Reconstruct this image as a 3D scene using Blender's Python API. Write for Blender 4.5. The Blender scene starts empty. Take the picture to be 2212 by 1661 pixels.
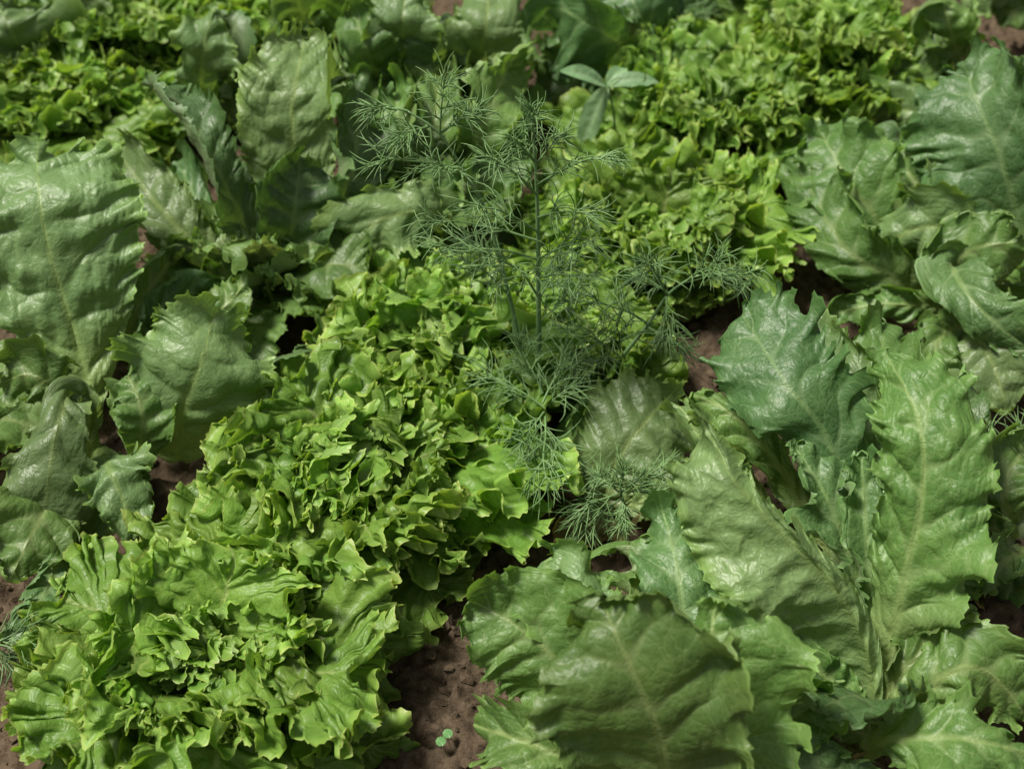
import bpy, math, random
import numpy as np
from mathutils import Vector, Matrix

# ------------------------------------------------------------------ camera
scene = bpy.context.scene
COL = scene.collection
CAM = np.array([0.0, -1.0, 1.1]); TGT = np.array([0.0, 0.0, 0.1])
HF = math.radians(40.0)
cd = bpy.data.cameras.new("camera"); cam = bpy.data.objects.new("camera", cd); COL.objects.link(cam)
cam.location = CAM
cam.rotation_euler = (Vector(TGT) - Vector(CAM)).to_track_quat('-Z', 'Y').to_euler()
cd.sensor_width = 36; cd.angle = HF; cd.clip_start = 0.02; cd.clip_end = 200
cd.dof.use_dof = True; cd.dof.focus_distance = 1.27; cd.dof.aperture_fstop = 5.0
scene.camera = cam
# ------------------------------------------------------------------ light
SUN_EL, SUN_AZ = math.radians(64), math.radians(-85)      # azimuth from +Y (away from the camera) towards +X
w = bpy.data.worlds.new("World"); scene.world = w; w.use_nodes = True
nt = w.node_tree; nt.nodes.clear()
sky = nt.nodes.new('ShaderNodeTexSky'); sky.sky_type = 'NISHITA'; sky.sun_disc = False
sky.sun_elevation = SUN_EL; sky.sun_rotation = SUN_AZ; sky.dust_density = 3.0; sky.ozone_density = 1.0
bg = nt.nodes.new('ShaderNodeBackground'); bg.inputs['Strength'].default_value = 0.05
hs = nt.nodes.new('ShaderNodeHueSaturation'); hs.inputs['Saturation'].default_value = 0.12
wo = nt.nodes.new('ShaderNodeOutputWorld')
nt.links.new(sky.outputs[0], hs.inputs['Color']); nt.links.new(hs.outputs[0], bg.inputs[0]); nt.links.new(bg.outputs[0], wo.inputs[0])
sl = bpy.data.lights.new("sun", 'SUN'); sl.energy = 4.0; sl.angle = math.radians(13); sl.color = (1.0, 0.95, 0.84)
sun = bpy.data.objects.new("sun", sl); COL.objects.link(sun)
sd = Vector((math.sin(SUN_AZ)*math.cos(SUN_EL), math.cos(SUN_AZ)*math.cos(SUN_EL), math.sin(SUN_EL)))
sun.rotation_euler = sd.to_track_quat('Z', 'Y').to_euler(); sun.location = sd*5
scene.view_settings.view_transform = 'Standard'; scene.view_settings.look = 'None'
scene.view_settings.exposure = 0.6; scene.view_settings.gamma = 1.0
scene.render.engine = 'CYCLES'
scene.cycles.max_bounces = 6; scene.cycles.diffuse_bounces = 3; scene.cycles.transmission_bounces = 4

# ------------------------------------------------------------------ helpers
PW, PH = 2212.0, 1661.0
fwd = (TGT-CAM)/np.linalg.norm(TGT-CAM); rgt = np.array([1.0, 0, 0]); upv = np.cross(rgt, fwd)
FPX = (PW/2)/math.tan(HF/2)
def ray(u, v):
    d = fwd*FPX + rgt*(u-PW/2) - upv*(v-PH/2)
    return d/np.linalg.norm(d)
def at(u, v, z):                       # z in metres above the soil
    d = ray(u, v); return CAM + d*((z-CAM[2])/d[2])
def at_y(u, v, y):
    d = ray(u, v); return CAM + d*((y-CAM[1])/d[1])
def m_per_px(p): return float(np.dot(p-CAM, fwd))/FPX
def unit(a): return a/np.maximum(np.linalg.norm(a, axis=-1, keepdims=True), 1e-9)
def sstep(a, b, x):
    t = np.clip((x-a)/(b-a), 0, 1); return t*t*(3-2*t)
def nz2(x, y, rng, f, n=7):            # smooth pseudo noise, about -1..1
    o = np.zeros_like(x)
    for _ in range(n):
        an = rng.uniform(0, math.tau); k = f*rng.uniform(0.6, 1.5)*math.tau
        o += np.sin(k*(x*math.cos(an)+y*math.sin(an)) + rng.uniform(0, math.tau))
    return o/math.sqrt(n)*0.9
def spline(pts, n=48):                 # Catmull-Rom through the points
    P = np.array(pts, float)
    P = np.vstack([2*P[0]-P[1], P, 2*P[-1]-P[-2]])
    out = []
    seg = len(P)-3
    for i in range(seg):
        t = np.linspace(0, 1, n, endpoint=(i == seg-1))[:, None]
        a, b, c, d = P[i:i+4]
        out.append(0.5*((2*b)+(c-a)*t+(2*a-5*b+4*c-d)*t**2+(3*b-a-3*c+d)*t**3))
    return np.vstack(out)

STYLES = dict(
  broad=dict(a=1.1, b=0.55, pet=0.10, mp=0.92, mq=1.35, ruf=[(0.12, 0.013, 1.9, 0.05), (0.040, 0.0065, 4.0, 0.12), (0.020, 0.0058, 7.0, 0.16)],
             teeth=(0.0065, 0.013), tp=9, tcurl=0.5, lobe=0.003, roll=0.010, blister=0.0011, crumple=(0.05, 0.0028, 1.0), curl=0.0, grid=(400, 50)),
  ruffled=dict(a=1.0, b=0.5, pet=0.11, mp=0.9, mq=1.4, ruf=[(0.09, 0.015, 2.2, 0.08), (0.032, 0.0090, 3.8, 0.17), (0.017, 0.0050, 7, 0.16)],
             teeth=(0.0062, 0.014), tp=8, tcurl=0.5, lobe=0.005, roll=0.012, blister=0.0010, crumple=(0.04, 0.004, 1.2), curl=0.0, grid=(460, 50)),
  frilly=dict(a=1.2, b=0.42, pet=0.10, mp=0.80, mq=1.6, ruf=[(0.060, 0.012, 1.8, 0.12), (0.028, 0.0100, 3.2, 0.19), (0.012, 0.0030, 6, 0.15)],
             teeth=(0.0048, 0.0085), tp=7, tcurl=0.7, big=(2.6, 1.0), lobe=0.018, blister=0.0010, crumple=(0.030, 0.0040, 1.2), curl=0.0, grid=(720, 46)),
  curly=dict(a=1.2, b=0.42, pet=0.10, mp=0.78, mq=1.6, ruf=[(0.045, 0.010, 1.8, 0.13), (0.021, 0.0085, 2.8, 0.19), (0.010, 0.0025, 5, 0.15)],
             teeth=(0.0045, 0.0075), tp=7, tcurl=0.7, lobe=0.014, blister=0.0008, crumple=(0.024, 0.0040, 1.1), curl=0.0, grid=(720, 46)),
)
def leaf_arrays(C, Lat, wl, wr, seed, style, cup=0.0, **over):
    """C: dense spine points, Lat: lateral vectors along it, wl / wr: half widths in metres."""
    st = dict(STYLES[style]); st.update(over)
    rng = random.Random(seed)
    seg = np.linalg.norm(np.diff(C, axis=0), axis=1); S = np.concatenate([[0], np.cumsum(seg)]); L = S[-1]
    T = unit(np.gradient(C, S, axis=0)); Lat = unit(Lat - (Lat*T).sum(1, keepdims=True)*T); N = np.cross(Lat, T)
    nph, nrh = st['grid']
    sc = st.get('res', 1.0); nph = int(nph*sc); nrh = int(nrh*sc)
    a, b = st['a'], st['b']; ym = a/(a+b); nrm = ym**a*(1-ym)**b
    ph0 = np.linspace(0, 1, 1400)
    def outline(phi):
        sgn = np.where(phi < 0.5, -1.0, 1.0); s = 1-np.abs(2*phi-1); yf = np.sin(s*math.pi/2)
        wp = st['pet']*np.sqrt(np.clip(1-yf, 0, 1))*0.8 + (1-st['pet']*0.4)*yf**a*np.clip(1-yf, 0, 1)**b/nrm
        bl = 0.5+0.5*np.tanh((phi-0.5)*14); W = wl*(1-bl)+wr*bl
        return yf, sgn*W*wp, L*yf
    _, b0x, b0y = outline(ph0)
    arc0 = np.concatenate([[0], np.cumsum(np.hypot(np.diff(b0x), np.diff(b0y)))]); A = arc0[-1]
    def core(phi, rho):                 # the ruffled blade, laid out flat: x, y and height n
        rng = random.Random(seed*7+1)
        yf, Bx, By = outline(phi); arc = np.interp(phi, ph0, arc0)
        Mx = np.zeros(len(phi)); My = L*st['mp']*yf**st['mq']
        tau = unit(np.stack([np.gradient(Bx, arc+np.arange(len(phi))*1e-9), np.gradient(By, arc+np.arange(len(phi))*1e-9)], 1))
        dO = np.stack([Bx-Mx, By-My], 1); lenO = np.linalg.norm(dO, axis=1); o = dO/np.maximum(lenO, 1e-6)[:, None]
        env = sstep(0.12, 0.5, yf); lobe = nz2(arc, arc*0, rng, 1/0.05, 5)
        R = rho[:, None]
        x = Mx+(Bx-Mx)*R; y = My+(By-My)*R; n = np.zeros_like(x)
        ofs = st['lobe']*env*lobe*R**2.5
        x = x+o[:, 0]*ofs; y = y+o[:, 1]*ofs
        x0, y0 = x.copy(), y.copy()
        for (lam, amp, p, ov) in st['ruf']:
            wv = np.zeros(len(phi))
            for _ in range(4):
                k = rng.uniform(0.5, 2.2)/(lam*4); wv += rng.uniform(0.15, 0.45)/1.5*np.sin(math.tau*k*arc+rng.uniform(0, 6.28))
            am = np.clip(1+0.55*nz2(arc, arc*0, rng, 1/(lam*2.5), 4), 0.15, 2.0); rp = np.minimum(R**p, 1)
            ph = math.tau*(arc/lam+wv)+(1-R)*rng.uniform(-0.8, 0.8)
            n = n+env*amp*am*rp*np.sin(ph)
            sh = -env*lam*ov*0.7*np.minimum(am, 1.4)*rp*np.sin(2*ph)
            x = x+tau[:, 0]*sh; y = y+tau[:, 1]*sh
        lo = np.minimum(lenO/0.03, 1)
        bw = np.clip(R*(1.05-R)*4, 0, 1)*lo
        fa = arc[None, :]*(0.35+0.65*R); ra = R*lenO[None, :]
        g1 = nz2(fa/0.030, ra/0.040, rng, 0.5, 9); g2 = nz2(x0, y0, rng, 1/0.02, 9)
        n = n-st['blister']*bw*(np.exp(-np.abs(g1)/0.30)*0.9*R+np.exp(-np.abs(g2)/0.35)*0.6) + st['blister']*0.8*nz2(x0, y0, rng, 1/0.03)*bw
        nv = st.get('nv', 8)
        vph = arc[None, :]/A*2*nv + 0.22*nz2(x0, y0, rng, 1/0.09, 5) + rng.random()
        dv = np.abs(vph-np.floor(vph)-0.5)*(A/(2*nv))*(0.12+R)          # about metres from the nearest side vein
        n = n-st.get('vgroove', 1.0)*0.0016*np.exp(-(dv/0.0022)**2)*np.clip(bw+0.1, 0, 1)*np.clip(1.1-R, 0, 1)
        cl, ca, cp = st['crumple']; cw = R**cp*env
        n = n+ca*cw*nz2(x0, y0, rng, 1/cl, 8); x = x+0.8*ca*cw*nz2(x0, y0, rng, 1/cl, 8); y = y+0.8*ca*cw*nz2(x0, y0, rng, 1/cl, 8)
        n = n+st.get('pleat', 0.0022)*np.cos(math.tau*vph)*bw*(0.4+0.6*R)
        n = n+st.get('wave', 0.009)*nz2(x0, y0, rng, 1/0.16, 4)*lo*R
        n = n-0.0032*np.exp(-(x0/0.0045)**2)*np.clip(1.05-y0/L, 0, 1)
        sg = np.tanh(2.0*(nz2(arc, arc*0, rng, 1/0.22, 4)+0.25)); rl = st.get('roll', 0.004)*env*sg
        n = n+rl*R**5; x = x-o[:, 0]*np.abs(rl)*0.8*R**9; y = y-o[:, 1]*np.abs(rl)*0.8*R**9
        return x, y, n, x0, y0, arc, env, vph, dv
    q3 = core(ph0, np.array([1.0])); E = np.stack([q3[0][0], q3[1][0], q3[2][0]], 1)
    a3 = np.concatenate([[0], np.cumsum(np.linalg.norm(np.diff(E, axis=0), axis=1))]); A3 = a3[-1]
    mono = 0.75*a3/A3+0.25*arc0/A
    phi = np.interp(np.linspace(0, 1, nph), mono, ph0); rho = np.linspace(0, 1, nrh)**0.75
    x, y, n, x0, y0, arc, env, vph, dv = core(phi, rho); R = rho[:, None]; ar3 = np.interp(phi, ph0, a3)
    tl, th = st['teeth']; tooth = np.zeros(nph)
    for mul, gain in (st.get('big', (1.7, 0.6)), (1.0, 0.75)):
        q = rng.uniform(0, tl)
        while q < A3:
            wd = tl*mul*rng.uniform(0.6, 1.25); h = gain*rng.uniform(0.35, 1.0)
            d = np.abs(ar3-q); skew = rng.uniform(0.55, 1.0); d = np.where(ar3 < q, d/skew, d*skew)
            t_ = np.clip(1-d/wd, 0, 1); tooth = np.maximum(tooth, h*(0.35*t_+0.65*t_**2.0)); q += wd*rng.uniform(1.3, 2.3)
    G3 = np.stack([x, y, n], -1); kb = max(2, nrh//9)
    D = unit(G3[-1]-G3[-1-kb]); D = unit(np.stack([np.convolve(np.pad(D[:, k], 3, 'edge'), np.ones(7)/7, 'valid') for k in range(3)], 1))
    tsg = np.sign(nz2(ar3, ar3*0, rng, 1/0.08, 4)+0.3); D[:, 2] += st['tcurl']*tsg*(tooth > 0.1)
    G3 = G3+D[None]*(th*(0.25+0.75*env)*(tooth-0.2)*R**st['tp'])[..., None]
    x, y, n = G3[..., 0], G3[..., 1], G3[..., 2]
    c = cup
    if abs(c) > 1e-3:
        Wm = max(wl, wr); r = Wm/c; xa = x/r
        # keep n offset perpendicular to the curved section
        X = np.sin(xa)*(r-n); Z = r-np.cos(xa)*(r-n)
    else:
        X, Z = x, n
    yy = np.clip(y, 0, L); ex = y-yy
    I = lambda F: np.stack([np.interp(yy.ravel(), S, F[:, k]) for k in range(3)], 1)
    Cp, Tp, Lp, Np = I(C), unit(I(T)), unit(I(Lat)), unit(I(N))
    P = Cp+Tp*ex.ravel()[:, None]+Lp*X.ravel()[:, None]+Np*Z.ravel()[:, None]
    uv1 = np.stack([np.broadcast_to(arc/A, x.shape).ravel(), np.broadcast_to(R, x.shape).ravel()], 1)
    uv2 = np.stack([x0.ravel()*10, y0.ravel()*10], 1)
    uv3 = np.stack([(np.clip(y0, 0, L)/L).ravel(), np.full(x.size, rng.random()*10)], 1)
    uv4 = np.stack([vph.ravel(), (dv*100).ravel()], 1)
    return P, (nrh, nph), (uv1, uv2, uv3, uv4)
def grid_mesh(name, P, shape, uvs, mat):
    nr, npn = shape
    idx = np.arange(nr*npn).reshape(nr, npn)
    f = np.stack([idx[:-1, :-1], idx[:-1, 1:], idx[1:, 1:], idx[1:, :-1]], -1).reshape(-1, 4)
    me = bpy.data.meshes.new(name)
    me.vertices.add(len(P)); me.vertices.foreach_set('co', P.astype(np.float32).ravel())
    me.loops.add(f.size); me.loops.foreach_set('vertex_index', f.ravel().astype(np.int32))
    me.polygons.add(len(f)); me.polygons.foreach_set('loop_start', np.arange(0, f.size, 4, dtype=np.int32))
    me.polygons.foreach_set('loop_total', np.full(len(f), 4, np.int32))
    me.update(calc_edges=True)
    me.polygons.foreach_set('use_smooth', np.ones(len(f), bool))
    for nm, uv in zip(('fan', 'flat', 'len', 'vein'), uvs):
        l = me.uv_layers.new(name=nm); l.data.foreach_set('uv', uv[f.ravel()].astype(np.float32).ravel())
    me.materials.append(mat); me.update()
    return me
def link(name, me, parent=None, loc=None):
    ob = bpy.data.objects.new(name, me); COL.objects.link(ob)
    if parent is not None: ob.parent = parent
    if loc is not None: ob.location = loc
    return ob
def thing(name, label, cat, loc, group=None):
    o = bpy.data.objects.new(name, None); COL.objects.link(o); o.location = loc
    o.empty_display_size = 0.03
    o['label'] = label; o['category'] = cat
    if group: o['group'] = group
    return o

# ------------------------------------------------------------------ materials
class NT:
    def __init__(s, name):
        s.m = bpy.data.materials.new(name); s.m.use_nodes = True; s.t = s.m.node_tree; s.t.nodes.clear()
        s.out = s.n('ShaderNodeOutputMaterial')
    def n(s, typ, **kw):
        nd = s.t.nodes.new(typ)
        for k, v in kw.items():
            if k.startswith('i_'):
                key = k[2:]; key = int(key) if key.isdigit() else key
                if isinstance(v, bpy.types.NodeSocket): s.t.links.new(v, nd.inputs[key])
                else: nd.inputs[key].default_value = v
            else: setattr(nd, k, v)
        return nd
    def math(s, op, a, b=0.0, c=0.0, clamp=False):
        nd = s.n('ShaderNodeMath', operation=op, use_clamp=clamp)
        for i, v in enumerate((a, b, c)):
            if isinstance(v, bpy.types.NodeSocket): s.t.links.new(v, nd.inputs[i])
            else: nd.inputs[i].default_value = v
        return nd.outputs[0]
    def mix(s, f, a, b, mode='MIX'):
        nd = s.n('ShaderNodeMix', data_type='RGBA', blend_type=mode)
        for i, v in ((0, f), (6, a), (7, b)):
            if isinstance(v, bpy.types.NodeSocket): s.t.links.new(v, nd.inputs[i])
            elif i == 0: nd.inputs[0].default_value = v
            else: nd.inputs[i].default_value = (*v, 1)
        return nd.outputs[2]
    def ramp(s, v, a, b):               # smooth 0..1 between a and b
        nd = s.n('ShaderNodeMapRange', interpolation_type='SMOOTHSTEP')
        s.t.links.new(v, nd.inputs[0]); 
        for i, q in ((1, a), (2, b)):
            if isinstance(q, bpy.types.NodeSocket): s.t.links.new(q, nd.inputs[i])
            else: nd.inputs[i].default_value = q
        return nd.outputs[0]
def leaf_material(name, top, top2, under, edge, vein, rib, nveins, trans, rough=0.42, bump=0.5, spec=0.5, edge_from=0.72, trcol=None, cell=1.0, veinstr=0.6):
    s = NT(name)
    def uv(n): return s.n('ShaderNodeUVMap', uv_map=n).outputs[0]
    def sep(v):
        q = s.n('ShaderNodeSeparateXYZ'); s.t.links.new(v, q.inputs[0]); return q.outputs
    fan = sep(uv('fan')); flat = uv('flat'); fl = sep(flat); ln = sep(uv('len'))
    phi, rho, yl = fan[0], fan[1], ln[0]
    oi = s.n('ShaderNodeObjectInfo').outputs['Random']
    seedv = s.n('ShaderNodeCombineXYZ', i_2=s.math('ADD', s.math('MULTIPLY', oi, 30.0), ln[1])).outputs[0]
    fs = s.n('ShaderNodeVectorMath', operation='ADD', i_0=flat, i_1=seedv).outputs[0]
    n1 = s.n('ShaderNodeTexNoise', i_Scale=2.0, i_Detail=5.0, i_Vector=fs).outputs[0]
    n2 = s.n('ShaderNodeTexNoise', i_Scale=9.0, i_Detail=3.0, i_Vector=fs).outputs[0]
    n3 = s.n('ShaderNodeTexNoise', i_Scale=60.0, i_Detail=2.0, i_Vector=fs).outputs[0]
    # side veins follow constant fan position, wobbling outwards
    dvn = sep(uv('vein'))[1]
    side = s.math('SUBTRACT', 1.0, s.ramp(dvn, 0.03, s.math('ADD', 0.09, s.math('MULTIPLY', s.math('SUBTRACT', 1.0, rho), 0.12))))
    side = s.math('MULTIPLY', side, s.math('SUBTRACT', 1.1, rho))
    # finer branching veins
    warp = s.n('ShaderNodeVectorMath', operation='SCALE', i_0=s.n('ShaderNodeTexNoise', i_Scale=6.0, i_Vector=fs).outputs[1]); warp.inputs[3].default_value = 0.25
    fw = s.n('ShaderNodeVectorMath', operation='ADD', i_0=fs, i_1=warp.outputs[0]).outputs[0]
    v1 = s.n('ShaderNodeTexVoronoi', feature='DISTANCE_TO_EDGE', i_Scale=7.0*cell, i_Vector=fw).outputs[0]
    v2 = s.n('ShaderNodeTexVoronoi', feature='DISTANCE_TO_EDGE', i_Scale=20.0*cell, i_Vector=fw).outputs[0]
    f1 = s.math('SUBTRACT', 1.0, s.ramp(v1, 0.0, 0.045)); f2 = s.math('SUBTRACT', 1.0, s.ramp(v2, 0.0, 0.06))
    ribw = s.math('MULTIPLY', s.math('SUBTRACT', 1.12, yl), 0.075)
    ribm = s.math('SUBTRACT', 1.0, s.ramp(s.math('ABSOLUTE', fl[0]), s.math('MULTIPLY', ribw, 0.35), ribw))
    net = s.math('MAXIMUM', side, s.math('MAXIMUM', s.math('MULTIPLY', f1, 0.85), s.math('MULTIPLY', f2, 0.38)))
    hue = s.mix(s.ramp(n1, 0.3, 0.7), top, top2)
    base = s.mix(s.math('SUBTRACT', 1.0, s.ramp(yl, 0.02, 0.42)), hue, rib)
    ed = s.ramp(s.math('ADD', rho, s.math('MULTIPLY', s.math('SUBTRACT', n2, 0.5), 0.35)), edge_from, 1.05)
    ed = s.math('MULTIPLY', ed, s.ramp(yl, 0.2, 0.6))
    base = s.mix(ed, base, edge)
    dark = s.mix(s.math('MULTIPLY', s.math('SUBTRACT', 1.0, s.ramp(n3, 0.36, 0.46)), 0.22), base, (top[0]*0.5, top[1]*0.5, top[2]*0.5))
    up = s.mix(s.math('MULTIPLY', net, veinstr), dark, vein)
    up = s.mix(s.math('MULTIPLY', ribm, 0.55), up, rib)
    un = s.mix(s.math('MULTIPLY', net, 0.55), s.mix(ed, s.mix(n1, under, (under[0]*.8, under[1]*.85, under[2]*.75)), edge), (under[0]*0.45, under[1]*0.5, under[2]*0.45))
    un = s.mix(s.math('MULTIPLY', ribm, 0.4), un, rib)
    bf = s.n('ShaderNodeNewGeometry').outputs['Backfacing']
    col = s.mix(bf, up, un)
    col = s.mix(s.math('MULTIPLY', s.ramp(rho, 0.972, 0.992), s.math('MULTIPLY', s.ramp(yl, 0.1, 0.3), 0.75)), col, tuple(min(0.5, q*(1.45 if edge[0] < 0.3 else 1.05)+0.02) for q in edge))
    # tiny bits of grit and nibble scars
    sp = s.n('ShaderNodeTexVoronoi', feature='F1', i_Scale=11.0, i_Vector=fs)
    spot = s.math('MULTIPLY', s.math('SUBTRACT', 1.0, s.ramp(s.math('ADD', sp.outputs[0], s.math('MULTIPLY', n3, 0.08)), 0.07, 0.10)), s.ramp(sep(sp.outputs[1])[0], 0.74, 0.76))
    col = s.mix(s.math('MULTIPLY', spot, 0.85), col, (0.05, 0.035, 0.02))
    val = s.math('ADD', 0.78, s.math('MULTIPLY', oi, 0.42))
    hsv = s.n('ShaderNodeHueSaturation', i_Value=val, i_Saturation=0.97, i_Hue=s.math('ADD', 0.480, s.math('MULTIPLY', s.math('FRACT', s.math('MULTIPLY', oi, 7.3)), 0.016)), i_Color=col)
    col = hsv.outputs[0]
    # relief: cells puff up between the veins
    puff = s.math('ADD', s.math('MULTIPLY', s.ramp(v1, 0.0, 0.35), 0.6), s.math('MULTIPLY', s.ramp(v2, 0.0, 0.3), 0.22))
    hgt = s.math('ADD', puff, s.math('MULTIPLY', n2, 0.9))
    hgt = s.math('SUBTRACT', hgt, s.math('MULTIPLY', side, 0.35))
    hgt = s.math('ADD', hgt, s.math('MULTIPLY', n3, 0.10))
    bm = s.n('ShaderNodeBump', i_Strength=bump*0.75, i_Distance=0.0035, i_Height=hgt)
    pr = s.n('ShaderNodeBsdfPrincipled', i_Roughness=s.math('ADD', rough, s.math('MULTIPLY', n2, 0.15)))
    pr.inputs['Specular IOR Level'].default_value = spec
    s.t.links.new(col, pr.inputs['Base Color']); s.t.links.new(bm.outputs[0], pr.inputs['Normal'])
    tr = s.n('ShaderNodeBsdfTranslucent')
    tc = trcol or (1.3, 1.35, 0.5)
    s.t.links.new(s.mix(1.0, col, tc, 'MULTIPLY'), tr.inputs[0]); s.t.links.new(bm.outputs[0], tr.inputs[1])
    mx = s.n('ShaderNodeMixShader', i_0=trans, i_1=pr.outputs[0], i_2=tr.outputs[0])
    s.t.links.new(mx.outputs[0], s.out.inputs[0])
    return s.m
M_BROAD = leaf_material('broad_leaf', (0.072, 0.175, 0.034), (0.11, 0.235, 0.048), (0.24, 0.33, 0.15), (0.13, 0.26, 0.055), (0.22, 0.33, 0.12), (0.25, 0.36, 0.12), 9, 0.34, bump=0.32, rough=0.38, spec=0.5)
M_BLUE = leaf_material('bluish_leaf', (0.056, 0.145, 0.040), (0.08, 0.185, 0.052), (0.19, 0.28, 0.14), (0.09, 0.21, 0.055), (0.19, 0.30, 0.13), (0.19, 0.31, 0.11), 9, 0.28, bump=0.32, rough=0.38, spec=0.5)
M_FRILL = leaf_material('frilly_leaf', (0.105, 0.25, 0.028), (0.15, 0.315, 0.042), (0.20, 0.35, 0.08), (0.25, 0.46, 0.075), (0.24, 0.38, 0.08), (0.34, 0.46, 0.15), 7, 0.38, bump=0.35, rough=0.36, veinstr=0.45, cell=1.1, edge_from=0.80, spec=0.42)
M_PALE = leaf_material('pale_leaf', (0.115, 0.215, 0.068), (0.155, 0.265, 0.095), (0.175, 0.285, 0.105), (0.16, 0.29, 0.065), (0.085, 0.16, 0.042), (0.22, 0.33, 0.10), 9, 0.3, bump=0.34, rough=0.36, spec=0.55, veinstr=0.5)
M_OLD = leaf_material('old_leaf', (0.17, 0.20, 0.055), (0.24, 0.24, 0.075), (0.26, 0.28, 0.11), (0.26, 0.22, 0.07), (0.28, 0.28, 0.12), (0.28, 0.30, 0.13), 8, 0.2, bump=0.35, rough=0.5, spec=0.35)
M_DILL = None
def simple_mat(name, c1, c2, scale, rough, trans=0.0, spec=0.4):
    s = NT(name)
    tc = s.n('ShaderNodeTexCoord').outputs['Object']
    n = s.n('ShaderNodeTexNoise', i_Scale=scale, i_Detail=4.0, i_Vector=tc).outputs[0]
    col = s.mix(s.ramp(n, 0.35, 0.65), c1, c2)
    pr = s.n('ShaderNodeBsdfPrincipled', i_Roughness=rough); pr.inputs['Specular IOR Level'].default_value = spec
    s.t.links.new(col, pr.inputs['Base Color'])
    if trans:
        tr = s.n('ShaderNodeBsdfTranslucent'); s.t.links.new(col, tr.inputs[0])
        mx = s.n('ShaderNodeMixShader', i_0=trans, i_1=pr.outputs[0], i_2=tr.outputs[0]); s.t.links.new(mx.outputs[0], s.out.inputs[0])
    else: s.t.links.new(pr.outputs[0], s.out.inputs[0])
    return s.m
M_DILL = simple_mat('dill_green', (0.12, 0.225, 0.07), (0.19, 0.32, 0.125), 30, 0.5, 0.15)
M_STEM = simple_mat('dill_stem', (0.13, 0.24, 0.09), (0.20, 0.32, 0.15), 20, 0.45)
M_STUMP = simple_mat('lettuce_stem', (0.22, 0.30, 0.14), (0.30, 0.36, 0.20), 30, 0.5)
M_WEED = simple_mat('weed_leaf', (0.13, 0.30, 0.10), (0.18, 0.36, 0.14), 40, 0.45, 0.25)
def soil_mat():
    s = NT('soil')
    g = s.n('ShaderNodeNewGeometry').outputs['Position']
    n = s.n('ShaderNodeTexNoise', i_Scale=7.0, i_Detail=6.0, i_Vector=g).outputs[0]
    n2 = s.n('ShaderNodeTexNoise', i_Scale=90.0, i_Detail=8.0, i_Roughness=0.7, i_Vector=g).outputs[0]
    n3 = s.n('ShaderNodeTexNoise', i_Scale=420.0, i_Detail=4.0, i_Vector=g).outputs[0]
    c = s.mix(s.ramp(n, 0.3, 0.7), (0.050, 0.035, 0.022), (0.092, 0.063, 0.040))
    c = s.mix(s.ramp(n2, 0.35, 0.7), c, (0.125, 0.092, 0.062))
    c = s.mix(s.math('MULTIPLY', s.ramp(n3, 0.62, 0.72), 0.5), c, (0.24, 0.19, 0.14))
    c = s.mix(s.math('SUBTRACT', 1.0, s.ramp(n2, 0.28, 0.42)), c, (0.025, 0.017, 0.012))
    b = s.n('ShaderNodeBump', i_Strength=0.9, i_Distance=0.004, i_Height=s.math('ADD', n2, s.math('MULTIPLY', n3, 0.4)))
    pr = s.n('ShaderNodeBsdfPrincipled', i_Roughness=0.95); pr.inputs['Specular IOR Level'].default_value = 0.15
    s.t.links.new(c, pr.inputs['Base Color']); s.t.links.new(b.outputs[0], pr.inputs['Normal']); s.t.links.new(pr.outputs[0], s.out.inputs[0])
    return s.m
M_SOIL = soil_mat()

# ------------------------------------------------------------------ soil
def value_noise(X, Y, cell, seed):
    r = np.random.RandomState(seed); G = r.rand(512, 512)
    x = X/cell+200; y = Y/cell+200; xi = np.floor(x).astype(int); yi = np.floor(y).astype(int)
    fx = x-xi; fy = y-yi; fx = fx*fx*(3-2*fx); fy = fy*fy*(3-2*fy)
    g = lambda a, b: G[a % 512, b % 512]
    return (g(xi, yi)*(1-fx)+g(xi+1, yi)*fx)*(1-fy)+(g(xi, yi+1)*(1-fx)+g(xi+1, yi+1)*fx)*fy
def soil_h(X, Y):
    h = 0.030*(value_noise(X, Y, 0.25, 1)-0.5)+0.024*(value_noise(X, Y, 0.07, 2)-0.5)
    c = value_noise(X, Y, 0.026, 3); h += 0.016*np.clip(c-0.4, 0, 1)*2*value_noise(X, Y, 0.09, 8)
    h += 0.020*np.abs(value_noise(X, Y, 0.022, 4)-0.5)+0.011*(value_noise(X, Y, 0.010, 10)-0.5)*(0.4+value_noise(X, Y, 0.06, 9))+0.007*(value_noise(X, Y, 0.0055, 5)-0.5)
    return h-0.012
def axis(lo, hi, a, b, n):              # dense between a and b, sparse out to lo / hi
    mid = np.linspace(a, b, n); q = np.linspace(0, 1, 50)[1:]
    return np.concatenate([(a-(a-lo)*q**2.5)[::-1], mid, b+(hi-b)*q**2.5])
gx = axis(-30, 30, -0.95, 0.95, 620); gy = axis(-12, 40, -0.55, 1.35, 560)
GX, GY = np.meshgrid(gx, gy)
fade = np.exp(-np.clip(np.hypot(GX, GY)-2, 0, 99)*0.5)
SP = np.stack([GX.ravel(), GY.ravel(), (soil_h(GX, GY)*fade).ravel()], 1)
z2 = np.zeros((len(SP), 2))
soil = link('soil', grid_mesh('soil', SP, GX.shape, (z2, z2, z2), M_SOIL)); soil['kind'] = 'structure'
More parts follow.
